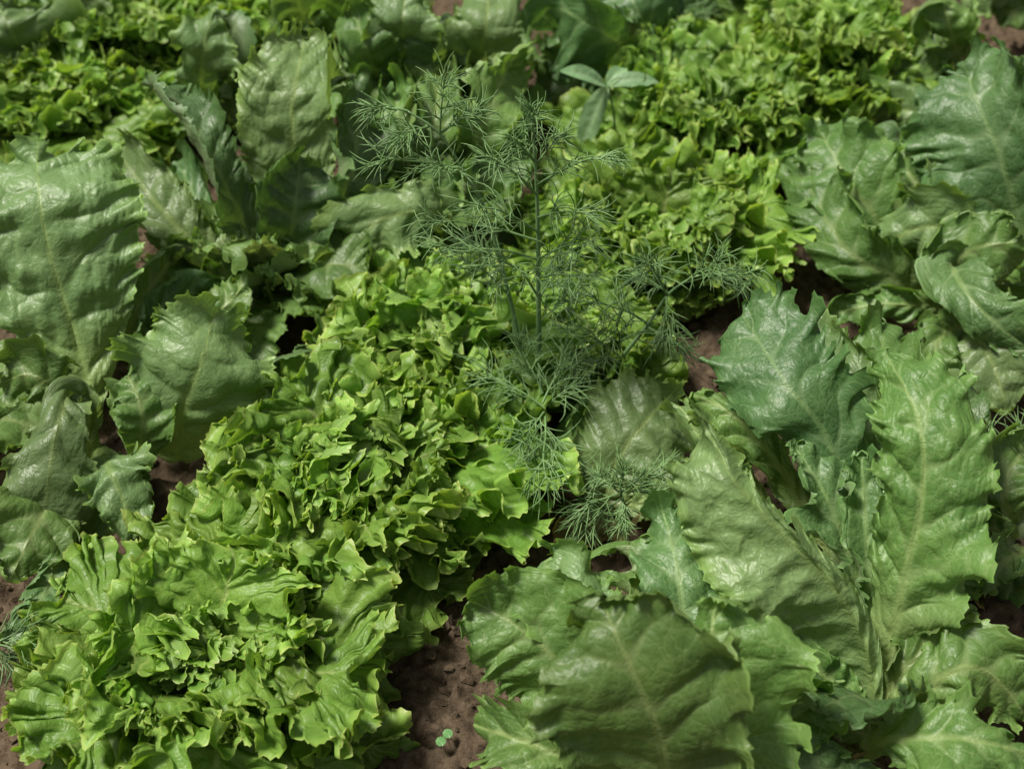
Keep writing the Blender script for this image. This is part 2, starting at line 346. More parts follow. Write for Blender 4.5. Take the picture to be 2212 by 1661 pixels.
# crumbs and clods scattered on it
rs = np.random.RandomState(7)
def crumbs():
    V = []; F = []
    ico = [(0, 0, 1), (0.894, 0, .447), (.276, .85, .447), (-.723, .526, .447), (-.723, -.526, .447), (.276, -.85, .447),
           (.723, .526, -.447), (-.276, .85, -.447), (-.894, 0, -.447), (-.276, -.85, -.447), (.723, -.526, -.447), (0, 0, -1)]
    fc = [(0,1,2),(0,2,3),(0,3,4),(0,4,5),(0,5,1),(1,6,2),(2,7,3),(3,8,4),(4,9,5),(5,10,1),(6,7,2),(7,8,3),(8,9,4),(9,10,5),(10,6,1),(6,11,7),(7,11,8),(8,11,9),(9,11,10),(10,11,6)]
    ico = np.array(ico)
    N_ = 42000
    X_ = rs.uniform(-0.8, 0.8, N_); Y_ = rs.uniform(-0.45, 1.0, N_); keep = value_noise(X_, Y_, 0.09, 8) > rs.uniform(0.1, 0.85, N_)
    X_ = X_[keep]; Y_ = Y_[keep]; Z_ = soil_h(X_, Y_); n_ = len(X_)
    R_ = 0.0008+0.0065*rs.rand(n_)**8
    V = (ico[None]*(1+0.45*rs.randn(n_, 12, 1).clip(-1.2, 1.4))*R_[:, None, None]*np.array([1, 1, 0.8]) + np.stack([X_, Y_, Z_+R_*0.3], 1)[:, None, :]).reshape(-1, 3)
    F = (np.array(fc)[None]+12*np.arange(n_)[:, None, None]).reshape(-1, 3)
    me = bpy.data.meshes.new('soil_crumbs'); me.from_pydata(V.tolist(), [], F.tolist()); me.materials.append(M_SOIL)
    ob = link('soil_crumbs', me); ob['kind'] = 'stuff'; ob['label'] = 'crumbs and small clods of brown earth lying on the soil'; ob['category'] = 'soil crumbs'
crumbs()

# ------------------------------------------------------------------ lettuces
def hero_leaf(parent, pts, wl, wr, style='broad', mat=None, cup=0.3, seed=0, **over):
    """pts: (u, v, height in cm, facing in degrees); widths in picture pixels of a 2212-wide photo."""
    W3 = np.array([at(u, v, z/100) for u, v, z, f in pts]); fc = np.array([p[3] for p in pts], float)
    Q = spline(np.hstack([W3, fc[:, None]]), 24); C = Q[:, :3]; A = np.radians(Q[:, 3])
    T = unit(np.gradient(C, axis=0)); toc = unit(CAM-C); Lat = unit(np.cross(T, toc))
    Lat = Lat*np.cos(A)[:, None]+np.cross(T, Lat)*np.sin(A)[:, None]
    k0 = int(len(C)*0.8)                # keep the blade from flipping over where it bends back towards us
    for rg, st_ in ((range(k0+1, len(C)), -1), (range(k0-1, -1, -1), 1)):
        for i in rg:
            if np.dot(Lat[i], Lat[i+st_]) < 0: Lat[i] = -Lat[i]
    kk = 13; pad = np.vstack([np.repeat(Lat[:1], kk//2, 0), Lat, np.repeat(Lat[-1:], kk//2, 0)])
    Lat = unit(np.stack([np.convolve(pad[:, j], np.ones(kk)/kk, 'valid') for j in range(3)], 1))
    mp = m_per_px(C[len(C)//2])
    if mp > 0.00056: over['res'] = 0.7
    P, sh, uvs = leaf_arrays(C, Lat, wl*mp, wr*mp, seed, style, cup, **over)
    base = np.array(parent.location)
    me = grid_mesh('leaf', P-base, sh, uvs, mat or M_BROAD)
    return link('leaf', me, parent)
def canon_leaf(L, W, e0, e1, seed, style, mat, cup, **over):
    n = 60; t = np.linspace(0, 1, n); e = np.radians(e0+(e1-e0)*t**1.3); ds = L/(n-1)
    rr = random.Random(seed*3+1); yaw = np.cumsum(np.full(n, rr.uniform(-0.5, 0.5)/n))
    d = np.stack([np.sin(yaw)*np.cos(e), np.cos(yaw)*np.cos(e), np.sin(e)], 1)
    C = np.vstack([[0, 0, 0], np.cumsum(d[1:]*ds, axis=0)]); C[:, 1] += 0.008
    Lat = np.tile([1.0, 0, 0], (n, 1)); tw = np.linspace(0, rr.uniform(-0.35, 0.35), n)
    Lat[:, 2] = np.sin(tw); Lat[:, 0] = np.cos(tw)
    P, sh, uvs = leaf_arrays(C, Lat, W, W, seed, style, cup, **over)
    return grid_mesh('leaf', P, sh, uvs, mat)
LIB = {}
def lib(kind):
    if kind not in LIB:
        st, cls = kind.split(':'); out = []
        spec = ({'in': (0.12, 0.065, 86, 72), 'mid': (0.155, 0.085, 70, 28), 'out': (0.18, 0.09, 42, -12)} if st in ('frilly', 'curly') else {'in': (0.13, 0.055, 84, 60), 'mid': (0.165, 0.075, 70, 5), 'out': (0.18, 0.08, 42, -35)})[cls]
        k = 4 if st in ('frilly', 'curly') else 3
        for i in range(k):
            L, W, e0, e1 = spec; r = random.Random(hash(cls) % 7 + i*11 if False else i*11+len(st)+{'in': 1, 'mid': 2, 'out': 3}[cls]*50)
            if st in ('broad', 'ruffled', 'blue'): L *= 1.15; W *= 0.95
            m = {'frilly': M_FRILL, 'curly': M_FRILL, 'broad': M_BROAD, 'ruffled': M_BROAD, 'blue': M_BLUE}[st]
            s2 = 'broad' if st == 'blue' else st
            out.append(canon_leaf(L*r.uniform(.9, 1.1), W*r.uniform(.9, 1.15), e0+r.uniform(-8, 8), e1+r.uniform(-15, 15), r.randint(0, 9999), s2, m, {'in': 0.7, 'mid': 0.45, 'out': 0.15}[cls], res=0.8))
        LIB[kind] = out
    return LIB[kind]
def fill(parent, style, counts, size=1.0, seed=0, skip=(), tilt=0.0, lift=0.0):
    r = random.Random(seed)
    for cls, n in zip(('in', 'mid', 'out'), counts):
        a0 = r.uniform(0, 6.28)
        for i in range(n):
            az = a0+i*2.39996+r.uniform(-0.25, 0.25); dg = math.degrees(az) % 360
            if any(lo <= dg <= hi for lo, hi in skip): continue
            me = r.choice(lib((r.choice(('curly', 'curly', 'frilly')) if style == 'frilly' else style)+':'+cls)); o = link('leaf', me, parent)
            sc = size*r.uniform(0.82, 1.12)
            o.rotation_euler = (r.uniform(-0.18, 0.18)+tilt, r.uniform(-0.15, 0.15), az)
            o.location = (0, 0, lift+r.uniform(0, 0.01)); o.scale = (sc, sc, sc*(0.85 if style in ('frilly', 'curly') else 1))
def stump(parent, r=0.012, h=0.03):
    n = 14; V = []; F = []
    prof = [(1.15, -0.02), (1.0, 0.0), (0.9, h*0.5), (0.75, h), (0.0, h*1.1)]
    for k, (q, z) in enumerate(prof):
        for i in range(n):
            a = i/n*math.tau; rr = r*q*(1+0.08*math.sin(3*a+k)); V.append((rr*math.cos(a), rr*math.sin(a), z))
    for k in range(len(prof)-1):
        for i in range(n): F.append((k*n+i, k*n+(i+1) % n, (k+1)*n+(i+1) % n, (k+1)*n+i))
    me = bpy.data.meshes.new('stem'); me.from_pydata(V, [], F); me.materials.append(M_STUMP)
    for p in me.polygons: p.use_smooth = True
    link('stem', me, parent)
GB = 'broad leaved lettuces growing in the bed'; GF = 'frilly yellow green lettuces in diagonal rows'
def head(name, label, u, v, group):
    b = at(u, v, 0.0); b[2] = 0.0
    h = thing(name, label, 'lettuce', tuple(b), group); stump(h); return h
SEED = [100]
def H(parent, pts, wl, wr, style='broad', mat=None, cup=0.3, **kw):
    SEED[0] += 1
    return hero_leaf(parent, pts, wl, wr, style, mat, cup, SEED[0], **kw)

# A: big head at the left edge
A = head('broad_lettuce', 'large broad lettuce at left edge, pale puckered upright leaf and leaves drooping forward', 190, 960, GB)
H(A, [(200, 900, 2, 0), (165, 740, 8, 0), (110, 560, 16, -5), (85, 430, 21, -10), (78, 315, 22, -15)], 195, 210, mat=M_PALE, cup=-0.35, blister=0.0022, vgroove=2.0, nv=7, roll=0.003, b=0.42, pleat=0.0035)
H(A, [(390, 1000, 1, 0), (390, 900, 7, 0), (435, 780, 13, 5), (465, 668, 15, 10)], 185, 175, mat=M_PALE, cup=-0.6, a=0.75, b=0.45, nv=6)
H(A, [(300, 1000, 2, 20), (310, 930, 7, 10), (300, 860, 10, 0), (270, 800, 11, 0)], 70, 90, cup=0.3)
H(A, [(195, 1000, 1, 0), (180, 900, 7, 0), (150, 850, 11, 0), (125, 920, 11, 0), (105, 1030, 8, 0), (92, 1150, 3, 0)], 125, 120, cup=-0.7, mat=M_PALE, teeth=(0.010, 0.008), a=2.8, b=0.38, pet=0.3, ruf=[(0.12, 0.008, 2.5, 0.05), (0.036, 0.005, 5, 0.15)])
H(A, [(215, 960, 3, 0), (235, 1010, 7, 0), (270, 1090, 5, 0), (300, 1180, 2, 0)], 85, 75, cup=-0.5, mat=M_PALE)
H(A, [(180, 980, 2, 0), (110, 1080, 5, 0), (60, 1170, 5, 0), (20, 1260, 3, 0)], 100, 110, cup=-0.2)
H(A, [(130, 1150, 1, 0), (110, 1250, 3, 0), (60, 1340, 4, 0), (10, 1380, 3, 0)], 45, 45, cup=0.5, mat=M_BLUE)
H(A, [(190, 900, 2, 0), (120, 840, 9, 0), (60, 810, 11, 0), (0, 830, 9, 0)], 70, 70, style='ruffled', cup=-0.3)
H(A, [(230, 800, 2, 0), (290, 680, 7, 10), (350, 590, 9, 20), (400, 530, 8, 30)], 60, 60, cup=0.2)
H(A, [(280, 800, 3, 40), (330, 690, 6, 40), (400, 640, 7, 30), (470, 640, 5, 30)], 60, 60, cup=-0.3, mat=M_BLUE)
H(A, [(420, 900, 1, 0), (520, 840, 5, 0), (620, 800, 8, 0), (700, 770, 8, 0)], 50, 55, style='ruffled', mat=M_BLUE)
H(A, [(300, 830, 2, 0), (400, 730, 6, 0), (500, 650, 9, 0), (530, 600, 10, 0)], 60, 70, style='ruffled')
fill(A, 'broad', (2, 2, 4), 0.75, 11, skip=((200, 360), (0, 30)))

# B: head left of centre, behind A
B = head('broad_lettuce', 'tall broad lettuce left of the dill, its narrow pointed leaf leaning left', 580, 640, GB)
H(B, [(600, 600, 2, 0), (640, 420, 10, 0), (630, 270, 18, -5), (640, 170, 22, -10), (660, 80, 22, -15)], 120, 110, mat=M_PALE, cup=0.35, blister=0.002, vgroove=1.6)
H(B, [(590, 640, 2, 0), (625, 540, 8, 0), (640, 430, 14, 5), (650, 335, 17, 10)], 105, 105, cup=0.5, mat=M_BLUE)
H(B, [(580, 620, 3, 50), (540, 500, 9, 50), (480, 380, 16, 55), (410, 260, 20, 55), (345, 160, 21, 50)], 110, 80, cup=0.9, mat=M_BLUE, ruf=[(0.09, 0.006, 2.2, 0.05), (0.022, 0.004, 5, 0.12)])
H(B, [(520, 620, 2, 0), (430, 540, 8, 0), (330, 430, 12, 0), (240, 310, 13, 0)], 85, 75, mat=M_PALE, cup=0.3)
H(B, [(570, 650, 2, -30), (600, 590, 7, -30), (660, 540, 9, -30), (715, 470, 10, -20)], 55, 60, cup=0.8)
H(B, [(620, 620, 2, 20), (720, 480, 8, 25), (770, 330, 14, 30), (770, 150, 19, 30)], 80, 100, cup=0.5, mat=M_BLUE, style='ruffled')
H(B, [(540, 640, 2, 0), (500, 600, 6, 0), (460, 560, 7, 0), (430, 500, 7, 0)], 60, 60, style='ruffled')
H(B, [(560, 650, 2, 0), (470, 610, 5, 0), (400, 620, 5, 0), (300, 660, 3, 0)], 60, 60, cup=-0.4)
H(B, [(600, 660, 2, 0), (640, 640, 5, 0), (660, 640, 6, 0), (690, 690, 4, 0)], 50, 50, style='ruffled')
H(B, [(500, 600, 2, 0), (450, 510, 5, 0), (420, 430, 7, 0), (385, 350, 7, 0)], 55, 55, style='ruffled', mat=M_BLUE, cup=0.2)
H(B, [(540, 600, 2, 0), (520, 500, 5, 0), (510, 410, 8, 0), (500, 330, 9, 0)], 50, 50, style='ruffled', mat=M_BLUE, cup=0.2)
fill(B, 'broad', (4, 5, 4), 0.8, 12, skip=((300, 360),))

# C: head behind the dill
Cc = head('broad_lettuce', 'broad lettuce right behind the dill with a pale rounded leaf drooping left', 960, 520, GB)
H(Cc, [(960, 520, 2, 0), (960, 470, 9, 0), (880, 460, 12, 0), (800, 490, 11, 0), (735, 580, 6, 0)], 75, 85, mat=M_PALE, cup=-0.7)
H(Cc, [(930, 500, 3, 0), (960, 440, 9, 0), (1010, 410, 10, 0), (1110, 390, 9, 0)], 75, 65, cup=0.7, mat=M_BROAD)
H(Cc, [(940, 480, 3, 0), (850, 420, 8, 0), (790, 410, 9, 0), (730, 420, 8, 0)], 60, 55, cup=-0.2, mat=M_BLUE)
H(Cc, [(960, 480, 2, 0), (1010, 350, 10, 10), (1060, 230, 16, 20), (1115, 110, 18, 30)], 75, 80, cup=0.8)
H(Cc, [(950, 470, 2, 0), (920, 370, 10, 0), (930, 290, 15, 0), (980, 255, 13, 0), (1060, 260, 9, 0)], 60, 60, mat=M_PALE, cup=-0.7)
H(Cc, [(930, 470, 2, 0), (880, 350, 11, 0), (860, 250, 16, 0), (850, 190, 17, 0)], 70, 80, style='ruffled', cup=0.4)
H(Cc, [(930, 470, 2, 0), (930, 350, 11, 0), (940, 250, 16, 0), (950, 160, 16, 0)], 70, 80, style='ruffled', cup=0.4)
fill(Cc, 'broad', (3, 4, 3), 0.75, 13)

# D: top centre
D = head('broad_lettuce', 'broad lettuce at top centre with tall pale puckered leaves cut by the photo edge', 940, 260, GB)
H(D, [(920, 240, 2, 0), (880, 130, 11, 0), (870, 40, 18, 0), (880, -40, 20, 0)], 85, 75, mat=M_PALE, cup=-0.5)
H(D, [(980, 240, 2, 0), (1030, 140, 11, 0), (1050, 50, 18, 0), (1060, -60, 20, 0)], 90, 90, mat=M_PALE, cup=-0.4)
H(D, [(950, 260, 2, 0), (950, 180, 8, 0), (960, 100, 14, 0), (960, 20, 17, 0)], 80, 75, cup=0.8, mat=M_BLUE)
H(D, [(900, 250, 2, 0), (820, 170, 9, 0), (790, 100, 15, 0), (760, 20, 17, 0)], 80, 75, cup=0.5)
H(D, [(960, 250, 2, 0), (960, 190, 8, 0), (900, 150, 11, 0), (870, 190, 8, 0)], 60, 60, cup=-0.3, style='ruffled')
fill(D, 'broad', (3, 5, 5), 0.85, 14)
D2 = head('broad_lettuce', 'broad lettuce at the top edge left of centre with pale upright leaves', 700, 130, GB)
H(D2, [(690, 130, 2, 0), (660, 50, 9, 0), (640, -20, 15, 0), (650, -80, 18, 0)], 75, 75, mat=M_PALE, cup=0.3)
H(D2, [(720, 130, 2, 0), (740, 60, 10, 0), (760, -10, 16, 0), (790, -90, 20, 0)], 75, 75, cup=-0.3)
fill(D2, 'broad', (3, 6, 6), 0.85, 15)

# E: top centre right
E = head('broad_lettuce', 'smooth dark broad lettuce near the top edge with a wide leaf arching left', 1400, 190, GB)
H(E, [(1420, 180, 2, 0), (1370, 120, 9, 0), (1280, 60, 15, -20), (1190, 20, 16, -30), (1150, 80, 12, -30)], 140, 70, cup=-0.4, mat=M_BLUE, blister=0.001)
H(E, [(1400, 180, 2, 0), (1330, 150, 6, 0), (1260, 160, 6, 0), (1160, 240, 2, 0)], 85, 85, cup=-0.3, mat=M_BLUE, blister=0.001)
H(E, [(1420, 150, 2, 0), (1400, 70, 10, 0), (1370, 10, 14, 0), (1340, -60, 16, 0)], 120, 120, cup=-0.2, mat=M_BLUE, blister=0.001)
H(E, [(1420, 180, 2, 0), (1420, 130, 6, 0), (1460, 90, 8, 0), (1530, 60, 6, 0)], 55, 65, cup=0.2, mat=M_BLUE)
fill(E, 'blue', (2, 4, 4), 0.85, 16, skip=((200, 300),))

# F: top left
F1 = head('broad_lettuce', 'broad lettuce in top left corner, grey green and bumpy', 60, 190, GB)
H(F1, [(90, 190, 2, 0), (50, 120, 9, 0), (20, 60, 14, 0), (-10, 0, 16, 0)], 100, 110, cup=-0.5, style='ruffled', mat=M_PALE)
H(F1, [(90, 150, 2, 0), (110, 80, 9, 0), (150, 30, 13, 0), (230, -20, 14, 0)], 55, 45, cup=-0.5)
H(F1, [(200, 190, 1, 20), (190, 150, 4, 20), (170, 110, 7, 20), (155, 70, 9, 20)], 45, 40, cup=0.3, mat=M_BLUE)
fill(F1, 'broad', (3, 5, 5), 0.85, 17)
F2 = head('broad_lettuce', 'broad lettuce among the top left frilly heads with one tall narrow leaf', 450, 260, GB)
H(F2, [(460, 270, 2, 0), (440, 200, 8, 0), (440, 110, 15, 0), (465, 10, 20, 0)], 65, 60, mat=M_PALE, cup=-0.8)
H(F2, [(480, 270, 2, 0), (490, 180, 8, 60), (500, 100, 13, 70), (500, 20, 16, 70)], 60, 60, cup=0.4, mat=M_BLUE)
H(F2, [(470, 280, 2, 0), (520, 230, 6, 0), (560, 200, 9, 0), (600, 190, 8, 0)], 50, 50, style='ruffled')
fill(F2, 'ruffled', (2, 3, 3), 0.6, 18)
F3 = head('broad_lettuce', 'dark broad lettuce in the shade behind the top left frilly heads', 290, 10, GB)
fill(F3, 'blue', (3, 6, 7), 1.0, 19)

# G: right edge
G = head('broad_lettuce', 'large broad lettuce at right edge with a tall dark leaf showing pale branching veins', 2080, 640, GB)
H(G, [(2230, 640, 2, 0), (2205, 500, 9, -5), (2160, 340, 17, -10), (2110, 220, 21, -15), (2080, 130, 22, -20)], 190, 160, style='ruffled', mat=M_BLUE, cup=0.3, teeth=(0.0065, 0.009))
H(G, [(2020, 640, 2, 0), (1930, 520, 8, 0), (1840, 400, 13, 0), (1760, 265, 15, 0)], 115, 120, style='ruffled', cup=0.5)
H(G, [(2030, 660, 2, 0), (1930, 600, 7, 0), (1820, 530, 10, -10), (1720, 350, 12, -25)], 75, 95, style='ruffled', cup=0.3)
H(G, [(2060, 610, 3, 0), (2090, 520, 10, 0), (2000, 490, 12, 0), (1900, 540, 8, 0), (1850, 620, 5, 0)], 80, 75, mat=M_PALE, cup=-0.7)
H(G, [(2090, 660, 2, 0), (2060, 600, 8, 0), (2100, 540, 12, 0), (2230, 520, 14, 0)], 90, 90, style='ruffled', cup=0.5)
H(G, [(2040, 620, 2, 0), (2000, 460, 9, 0), (1960, 370, 12, 0), (1900, 320, 11, 0)], 60, 60, style='ruffled', cup=0.5)
H(G, [(2120, 620, 3, 0), (2060, 570, 11, 0), (2080, 620, 13, 0), (2140, 690, 12, 0), (2230, 760, 9, 0)], 75, 65, cup=-0.3, mat=M_BLUE)
H(G, [(2100, 700, 2, 0), (2110, 720, 8, 0), (2150, 800, 7, 0), (2180, 900, 4, 0)], 90, 90, mat=M_PALE, cup=-0.4)
H(G, [(2060, 660, 2, 0), (1980, 660, 5, 0), (1880, 660, 5, 0), (1770, 690, 2, 0)], 50, 50, cup=-0.3)
H(G, [(2100, 700, 2, 0), (2040, 720, 8, 0), (2020, 780, 7, 0), (2080, 860, 4, 0)], 60, 60, style='ruffled', cup=-0.3)
fill(G, 'ruffled', (3, 5, 3), 0.85, 20, skip=((90, 260),))
G2 = head('broad_lettuce', 'pale broad lettuce leaves lying flat behind the right edge lettuce', 2030, 330, GB)
H(G2, [(2060, 310, 2, 0), (1990, 250, 6, 0), (1920, 240, 5, 0), (1850, 290, 2, 0)], 60, 70, mat=M_PALE, cup=-0.4)
H(G2, [(2060, 330, 2, 0), (1990, 330, 6, 60), (1950, 290, 9, 60), (1930, 250, 11, 60)], 50, 50, cup=0.2, mat=M_BLUE)
fill(G2, 'broad', (0, 2, 2), 0.7, 21, skip=((60, 200),))
G3 = head('broad_lettuce', 'bright ruffled lettuce near the top right corner beside bare soil', 2100, 170, GB)
H(G3, [(2110, 160, 2, 0), (2070, 110, 8, 0), (2050, 50, 13, 0), (2030, -20, 16, 0)], 60, 60, style='ruffled', cup=0.3)
H(G3, [(2110, 170, 1, 0), (2060, 100, 8, 0), (2010, 60, 12, 0), (1990, 100, 10, 0)], 60, 60, style='ruffled', cup=-0.3)
G4 = head('broad_lettuce', 'pale broad lettuce cut off by the top right corner', 2230, 20, GB)
H(G4, [(2250, 40, 2, 0), (2190, 0, 9, 0), (2140, -20, 11, 0), (2070, 10, 8, 0)], 70, 80, mat=M_PALE, cup=-0.4)
H(G4, [(2260, 50, 2, 0), (2230, 20, 8, 0), (2200, 20, 8, 0), (2150, 40, 6, 0)], 60, 60, cup=-0.2)
G5 = head('broad_lettuce', 'broad lettuce leaf reaching in from the right edge below the corner soil', 2290, 200, GB)
H(G5, [(2300, 220, 2, 0), (2250, 180, 7, 0), (2200, 170, 9, 0), (2170, 210, 7, 0)], 55, 65, cup=-0.2)

# Hh: the tall hero head at right front
Hh = head('broad_lettuce', 'tallest broad lettuce at right front, pale puckered leaf leaning left beside bright upright leaf', 1900, 1560, GB)
H(Hh, [(1893, 1580, 1, 170), (1875, 1420, 8, 170), (1800, 1265, 15, 172), (1668, 1130, 20, 168), (1575, 1020, 23, 165), (1515, 890, 25, 162)], 32, 215, mat=M_PALE, cup=-0.45, blister=0.0020, lobe=0.001, crumple=(0.06, 0.001, 1.5), teeth=(0.007, 0.012), wave=0.009, a=0.55, nv=9)
H(Hh, [(1885, 1480, 2, 0), (1850, 1150, 9, 10), (1790, 950, 16, 15), (1700, 830, 20, 10), (1595, 668, 20, 0)], 135, 150, cup=-0.5, mat=M_BLUE, blister=0.001, a=2.4, b=0.45)
H(Hh, [(1905, 1480, 3, 0), (1950, 1260, 13, -5), (1990, 1080, 20, -5), (1985, 910, 25, 0), (1905, 745, 26, 0)], 105, 165, cup=-0.3, blister=0.0022, teeth=(0.0065, 0.015), wave=0.012, a=0.8, vgroove=1.5)
H(Hh, [(1890, 1500, 2, 30), (1850, 1260, 7, 30), (1790, 1080, 13, 30), (1700, 940, 16, 30)], 80, 100, cup=0.7, mat=M_BLUE, blister=0.0015)
H(Hh, [(1900, 1500, 2, 0), (1885, 1320, 6, 0), (1870, 1140, 12, 0), (1860, 960, 17, 0)], 65, 65, cup=0.8, mat=M_BLUE, blister=0.0015)
H(Hh, [(1880, 1480, 2, 0), (1850, 1230, 6, 0), (1825, 1130, 9, -10), (1810, 1030, 12, -15)], 38, 38, cup=0.7, style='ruffled')
H(Hh, [(1890, 1400, 2, 0), (1860, 1050, 10, 0), (1800, 850, 14, 0), (1700, 680, 14, 0)], 130, 110, mat=M_PALE, style='ruffled', cup=0.3)
H(Hh, [(1900, 1400, 2, 0), (1920, 1050, 9, 0), (1920, 850, 13, 0), (1900, 690, 14, 0)], 130, 130, style='ruffled', cup=0.3)
H(Hh, [(1930, 1400, 2, 0), (2000, 1150, 10, 0), (2060, 950, 15, 0), (2090, 810, 17, 0)], 90, 90, cup=0.3, mat=M_BLUE)
H(Hh, [(1900, 1560, 2, 0), (1960, 1560, 4, 0), (2040, 1460, 10, 0), (2130, 1450, 10, 0), (2230, 1560, 5, 0)], 110, 90, cup=-0.5)
H(Hh, [(1890, 1560, 3, 0), (1960, 1440, 7, 0), (2060, 1380, 9, 0), (2200, 1420, 9, 0)], 60, 60, style='ruffled', cup=0.4)
H(Hh, [(1860, 1640, 2, 0), (1900, 1600, 8, -20), (2020, 1590, 11, -20), (2120, 1600, 12, -20), (2280, 1640, 10, -20)], 75, 90, cup=-0.6, teeth=(0.006, 0.014))
H(Hh, [(1880, 1600, 2, 0), (1820, 1500, 5, 0), (1740, 1420, 8, 0), (1650, 1370, 9, 0)], 55, 60, style='ruffled', cup=0.2)
H(Hh, [(1890, 1600, 2, 0), (1820, 1560, 5, 0), (1760, 1520, 7, 0), (1690, 1500, 8, 0)], 55, 60, style='ruffled', cup=-0.3)
H(Hh, [(1930, 1480, 2, 0), (1990, 1340, 5, 0), (2060, 1260, 7, 0), (2150, 1190, 8, 0)], 45, 50, cup=-0.2)
H(Hh, [(1680, 1120, 3, 0), (1580, 1010, 8, 0), (1510, 940, 11, 0), (1462, 860, 12, 0)], 50, 45, style='ruffled', mat=M_PALE, cup=0.3)
H(Hh, [(1800, 1200, 3, 0), (1690, 1020, 9, 0), (1590, 900, 13, 0), (1480, 845, 13, 0)], 60, 50, style='ruffled', cup=0.4)
fill(Hh, 'blue', (1, 2, 2), 0.8, 22, skip=((200, 360), (0, 60)))
# I: bottom centre head, closest to the camera
I = head('broad_lettuce', 'broad lettuce nearest the viewer at bottom centre with a huge soft edged leaf facing up', 1460, 1720, GB)
H(I, [(1450, 1760, 6, 0), (1425, 1600, 16, -10), (1380, 1480, 21, -10), (1330, 1370, 24, -10), (1290, 1275, 25, -8)], 270, 225, cup=-0.12, ruf=[(0.10, 0.014, 2.2, 0.07), (0.045, 0.009, 4, 0.16), (0.022, 0.006, 7, 0.16)], roll=0.016, a=0.9)
H(I, [(1480, 1780, 4, 0), (1510, 1600, 13, 5), (1530, 1440, 19, 5), (1550, 1270, 23, 5)], 60, 235, cup=-0.3, ruf=[(0.10, 0.014, 2.2, 0.07), (0.045, 0.009, 4, 0.16), (0.022, 0.006, 7, 0.16)], roll=0.016, a=0.9)
H(I, [(1400, 1700, 2, 0), (1260, 1500, 9, -10), (1140, 1370, 13, -10), (1010, 1290, 14, -10)], 150, 170, cup=-0.3, blister=0.0016)
H(I, [(1420, 1650, 2, 0), (1330, 1450, 9, 0), (1240, 1310, 13, 0), (1160, 1190, 13, 0)], 90, 110, cup=-0.3, mat=M_PALE)
H(I, [(1490, 1620, 2, 0), (1480, 1400, 10, 0), (1465, 1240, 14, 0), (1430, 1090, 15, -10)], 105, 90, cup=-0.25, mat=M_BLUE, blister=0.001)
H(I, [(1450, 1600, 2, 0), (1400, 1400, 8, 30), (1380, 1280, 11, 50), (1350, 1150, 13, 50)], 70, 80, cup=0.5, style='ruffled')
H(I, [(1500, 1750, 2, 0), (1620, 1620, 8, 0), (1700, 1560, 9, 0), (1790, 1500, 9, 0)], 90, 90, cup=-0.3)
H(I, [(1420, 1750, 2, 0), (1250, 1650, 8, 0), (1130, 1600, 9, 0), (1000, 1560, 6, 0)], 60, 60, cup=-0.3)
H(I, [(1500, 1750, 2, 0), (1640, 1680, 7, 0), (1760, 1660, 8, 0), (1880, 1690, 5, 0)], 80, 80, cup=-0.3, mat=M_BLUE)
fill(I, 'broad', (0, 2, 2), 0.8, 23, skip=((20, 200),))
# J: small pale lettuce in the centre
J = head('broad_lettuce', 'small pale lettuce lying half flat right of the dill stems', 1330, 1080, GB)
H(J, [(1300, 1110, 1, 0), (1320, 1020, 5, 0), (1370, 940, 8, 0), (1450, 850, 9, 0)], 135, 150, mat=M_PALE, cup=-0.2)
H(J, [(1310, 1110, 1, 0), (1400, 1080, 4, 0), (1480, 1060, 5, 0), (1540, 1080, 3, 0)], 60, 60, cup=-0.3)
H(J, [(1290, 1100, 1, 0), (1270, 1000, 5, 0), (1290, 900, 6, 0), (1330, 850, 6, 0)], 60, 60, cup=0.3, style='ruffled')
# right edge small lettuces beyond the hero
R1 = head('broad_lettuce', 'yellowish small lettuce at right edge behind the tall front lettuce', 2200, 1160, GB)
H(R1, [(2200, 1160, 1, 0), (2170, 1080, 6, 0), (2190, 1000, 8, 0), (2240, 960, 8, 0)], 80, 90, style='ruffled', cup=-0.2)
H(R1, [(2200, 1170, 1, 0), (2160, 1150, 5, 0), (2110, 1120, 6, 0), (2070, 1060, 5, 0)], 55, 55, style='ruffled', cup=-0.2)
H(R1, [(2210, 1170, 1, 0), (2190, 1200, 5, 0), (2130, 1230, 5, 0), (2060, 1260, 3, 0)], 50, 50, cup=-0.2)
H(R1, [(2210, 1170, 1, 0), (2200, 1210, 4, 0), (2180, 1270, 3, 0), (2170, 1330, 1, 0)], 45, 45, cup=-0.2, mat=M_BLUE)

for hd, u0, v0, u1, v1 in ((G, 2090, 720, 2120, 860), (I, 1420, 1690, 1180, 1640), (Hh, 1860, 1590, 1760, 1640), (R1, 2200, 1190, 2120, 1290), (J, 1320, 1110, 1270, 1170)):
    H(hd, [(u0, v0, 1, 0), ((2*u0+u1)/3, (2*v0+v1)/3, 3, 0), ((u0+2*u1)/3, (v0+2*v1)/3, 2.5, 0), (u1, v1, 1, 0)], 50, 55, mat=M_OLD, style='ruffled', cup=-0.2)
